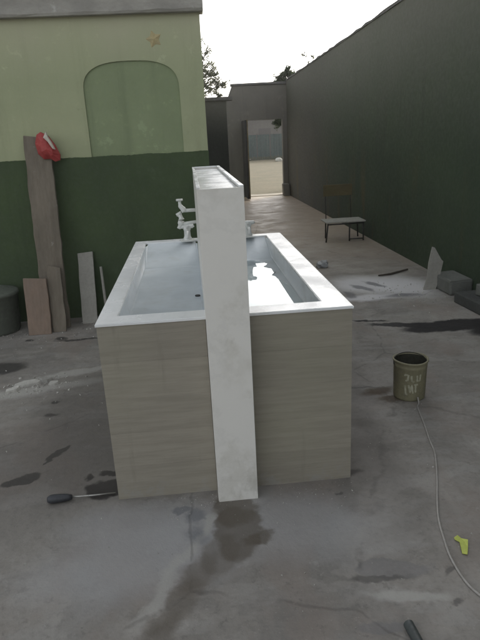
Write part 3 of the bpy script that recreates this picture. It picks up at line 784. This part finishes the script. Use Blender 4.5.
# chair against the wall
ch = thing('chair', (2.68, 6.15, 0), 'low chair with pale seat and ochre backrest against the boundary wall', 'chair')
zS = .275
part('seat', bx(2.39, 2.985, 5.98, 6.36, zS, zS+.022, bev=.008), M['seat'], ch)
for (x, y, lx, ly) in ((2.42, 6.0, -.035, -.02), (2.74, 6.0, 0, -.02), (2.46, 6.32, -.0, .02), (2.95, 6.32, .02, .02), (2.95, 6.0, .0, -.02)):
    if (x, y) == (2.74, 6.0): continue
    part('leg', tube(bmesh.new(), [(x, y, zS-.0005), (x+lx, y+ly, 0)], .011, 8), M['darkmetal'], ch, True)
part('leg', tube(bmesh.new(), [(2.745, 6.0, zS-.0005), (2.74, 5.99, 0)], .011, 8), M['darkmetal'], ch, True)
part('rail', tube(bmesh.new(), [(2.74, 5.99, .03), (2.95, 5.985, .03)], .009, 8), M['darkmetal'], ch, True)
part('rail', tube(bmesh.new(), [(2.41, 5.99, zS-.016), (2.96, 5.99, zS-.016)], .010, 8), M['darkmetal'], ch, True)
for x in (2.47, 2.86): part('post', tube(bmesh.new(), [(x, 6.34, zS+.022), (x, 6.42, .8)], .0065, 8), M['darkmetal'], ch, True)
bk = bx(2.44, 2.89, 6.385, 6.40, .63, .80, bev=.006); part('backrest', bk, M['ochre'], ch)

# bucket
bk = thing('bucket', (1.675, .80, 0), 'olive paint bucket with worn white markings standing on the floor right of the tank', 'bucket')
rb = .098; hb = .245
bm, rg = lathe(bmesh.new(), [(0.001, .0), (rb*.93, .0), (rb*.955, .01), (rb, .2), (rb*1.02, .203), (rb*1.02, .215), (rb, .218), (rb*1.04, hb-.012), (rb*1.075, hb-.008), (rb*1.075, hb), (rb*.99, hb), (rb*.97, .2)], 40)
for v in bm.verts:
    if v.co.z > .19: v.co.z +=   .003*math.sin(math.atan2(v.co.y, v.co.x)*2+1)
for v in bm.verts: v.co += Vector(bk.location)
part('body', bm, M['olive'], bk, True)
bm, rg = lathe(bmesh.new(), [(rb*.968, .235), (rb*.95, .2), (rb*.9, .06), (0.001, .06)], 40)
for v in bm.verts: v.co += Vector(bk.location)
part('lining', bm, M['bucket_in'], bk, True)
def on_bucket(u, z, push=.0012):
    """u = distance round the front of the bucket, z = height"""
    r = rb*(.955+.045*(z-.01)/.19)+push; a = -math.pi/2-.12+u/rb
    return Vector((bk.location.x+r*math.cos(a), bk.location.y+r*math.sin(a), z))
def stroke(pts, wd=.011):
    bm = bmesh.new(); prev = None
    P = []
    for p, q in zip(pts, pts[1:]):
        for k in range(4): P.append((p[0]+(q[0]-p[0])*k/4, p[1]+(q[1]-p[1])*k/4))
    P.append(pts[-1])
    for i, (u, z) in enumerate(P):
        t = Vector((P[min(i+1, len(P)-1)][0]-P[max(i-1, 0)][0], P[min(i+1, len(P)-1)][1]-P[max(i-1, 0)][1])).normalized()
        n = Vector((-t.y, t.x))*wd/2*random.uniform(.75, 1.15)
        c = (bm.verts.new(on_bucket(u+n.x, z+n.y)), bm.verts.new(on_bucket(u-n.x, z-n.y)))
        if prev: bm.faces.new([prev[0], prev[1], c[1], c[0]])
        prev = c
    part('marking', bm, M['mark'], bk)
stroke([(-.055, .165), (-.05, .175), (-.032, .172), (-.036, .14), (-.05, .135)])
stroke([(-.015, .17), (-.012, .135), (.004, .13)])
stroke([(.018, .17), (.02, .135), (.036, .136), (.04, .175)])
stroke([(-.05, .105), (-.045, .05), (-.035, .045)])
stroke([(-.03, .11), (-.02, .06), (-.012, .11), (-.002, .055)])
stroke([(.012, .11), (.012, .06)]); stroke([(.002, .112), (.026, .11)])
bm = bmesh.new(); pts = []
for k in range(15):
    a = math.pi*k/14; pts.append((bk.location.x+rb*1.08*math.cos(a), bk.location.y-.02-.0*math.sin(a)+.10*math.sin(a), .222+.03*math.sin(a)))
tube(bm, pts, .0028, 6); part('handle', bm, M['darkmetal'], bk, True)

# cord
pts = [(1.69, .70, .03), (1.685, .67, .006), (1.66, .62), (1.62, .43), (1.58, .26), (1.55, .12), (1.47, -.09), (1.41, -.23), (1.36, -.36), (1.33, -.48), (1.31, -.59), (1.31, -.71), (1.335, -.79), (1.4, -.95), (1.55, -1.1)]
pts = [(p[0], p[1], p[2] if len(p) > 2 else .0045) for p in pts]
bm = bmesh.new(); tube(bm, [p for i, p in enumerate(catmull(pts, 9))], .0046, 7)
tag(obj('cord', bm, M['cord'], None, True), 'pale grey cord snaking over the floor from the bucket to the right edge', 'cord')
# lime scrap
bm = bmesh.new(); prism(bm, [(1.388+(x_-1.388)*.72, -.52+(y_+.52)*.9, z_) for x_, y_, z_ in [(1.365, -.475, .004), (1.39, -.465, .006), (1.40, -.485, .004), (1.425, -.505, .01), (1.405, -.54, .004), (1.375, -.585, .005), (1.352, -.575, .004), (1.365, -.535, .009), (1.378, -.505, .004), (1.36, -.49, .006)]], (0, 0, 1), .002)
tag(obj('leaf', bm, M['lime']), 'yellow green scrap lying beside the cord', 'scrap')
# pipe end at the bottom edge
bm = bmesh.new(); tube(bm, [(1.036, -.87, .018), (1.05, -1.1, .018), (1.07, -1.35, .018)], .017, 14, cap=False); tube(bm, [(1.0365, -.872, .018), (1.0375, -.9, .018)], .0135, 14)
tag(obj('pipe', bm, M['hose'], None, True), 'end of a dark grey pipe at the bottom edge of the floor', 'pipe')

# haze: closed box of pale air round the scene, added to imitate lens glare
bm = bmesh.new(); box(bm, -405, 405, -305, 505, -1.1, 6.0)
hz = bpy.data.materials.new('haze'); hz.use_nodes = True; hz.node_tree.nodes.clear()
ho = hz.node_tree.nodes.new('ShaderNodeOutputMaterial'); hv = hz.node_tree.nodes.new('ShaderNodeVolumePrincipled')
hv.inputs['Color'].default_value = (.95, .95, .93, 1); hv.inputs['Density'].default_value = .0018; hv.inputs['Anisotropy'].default_value = .35
hz.node_tree.links.new(hv.outputs[0], ho.inputs['Volume'])
o = obj('haze', bm, hz); tag(o, 'thin pale haze added to the courtyard air to stand in for lens glare', None, kind='stuff')
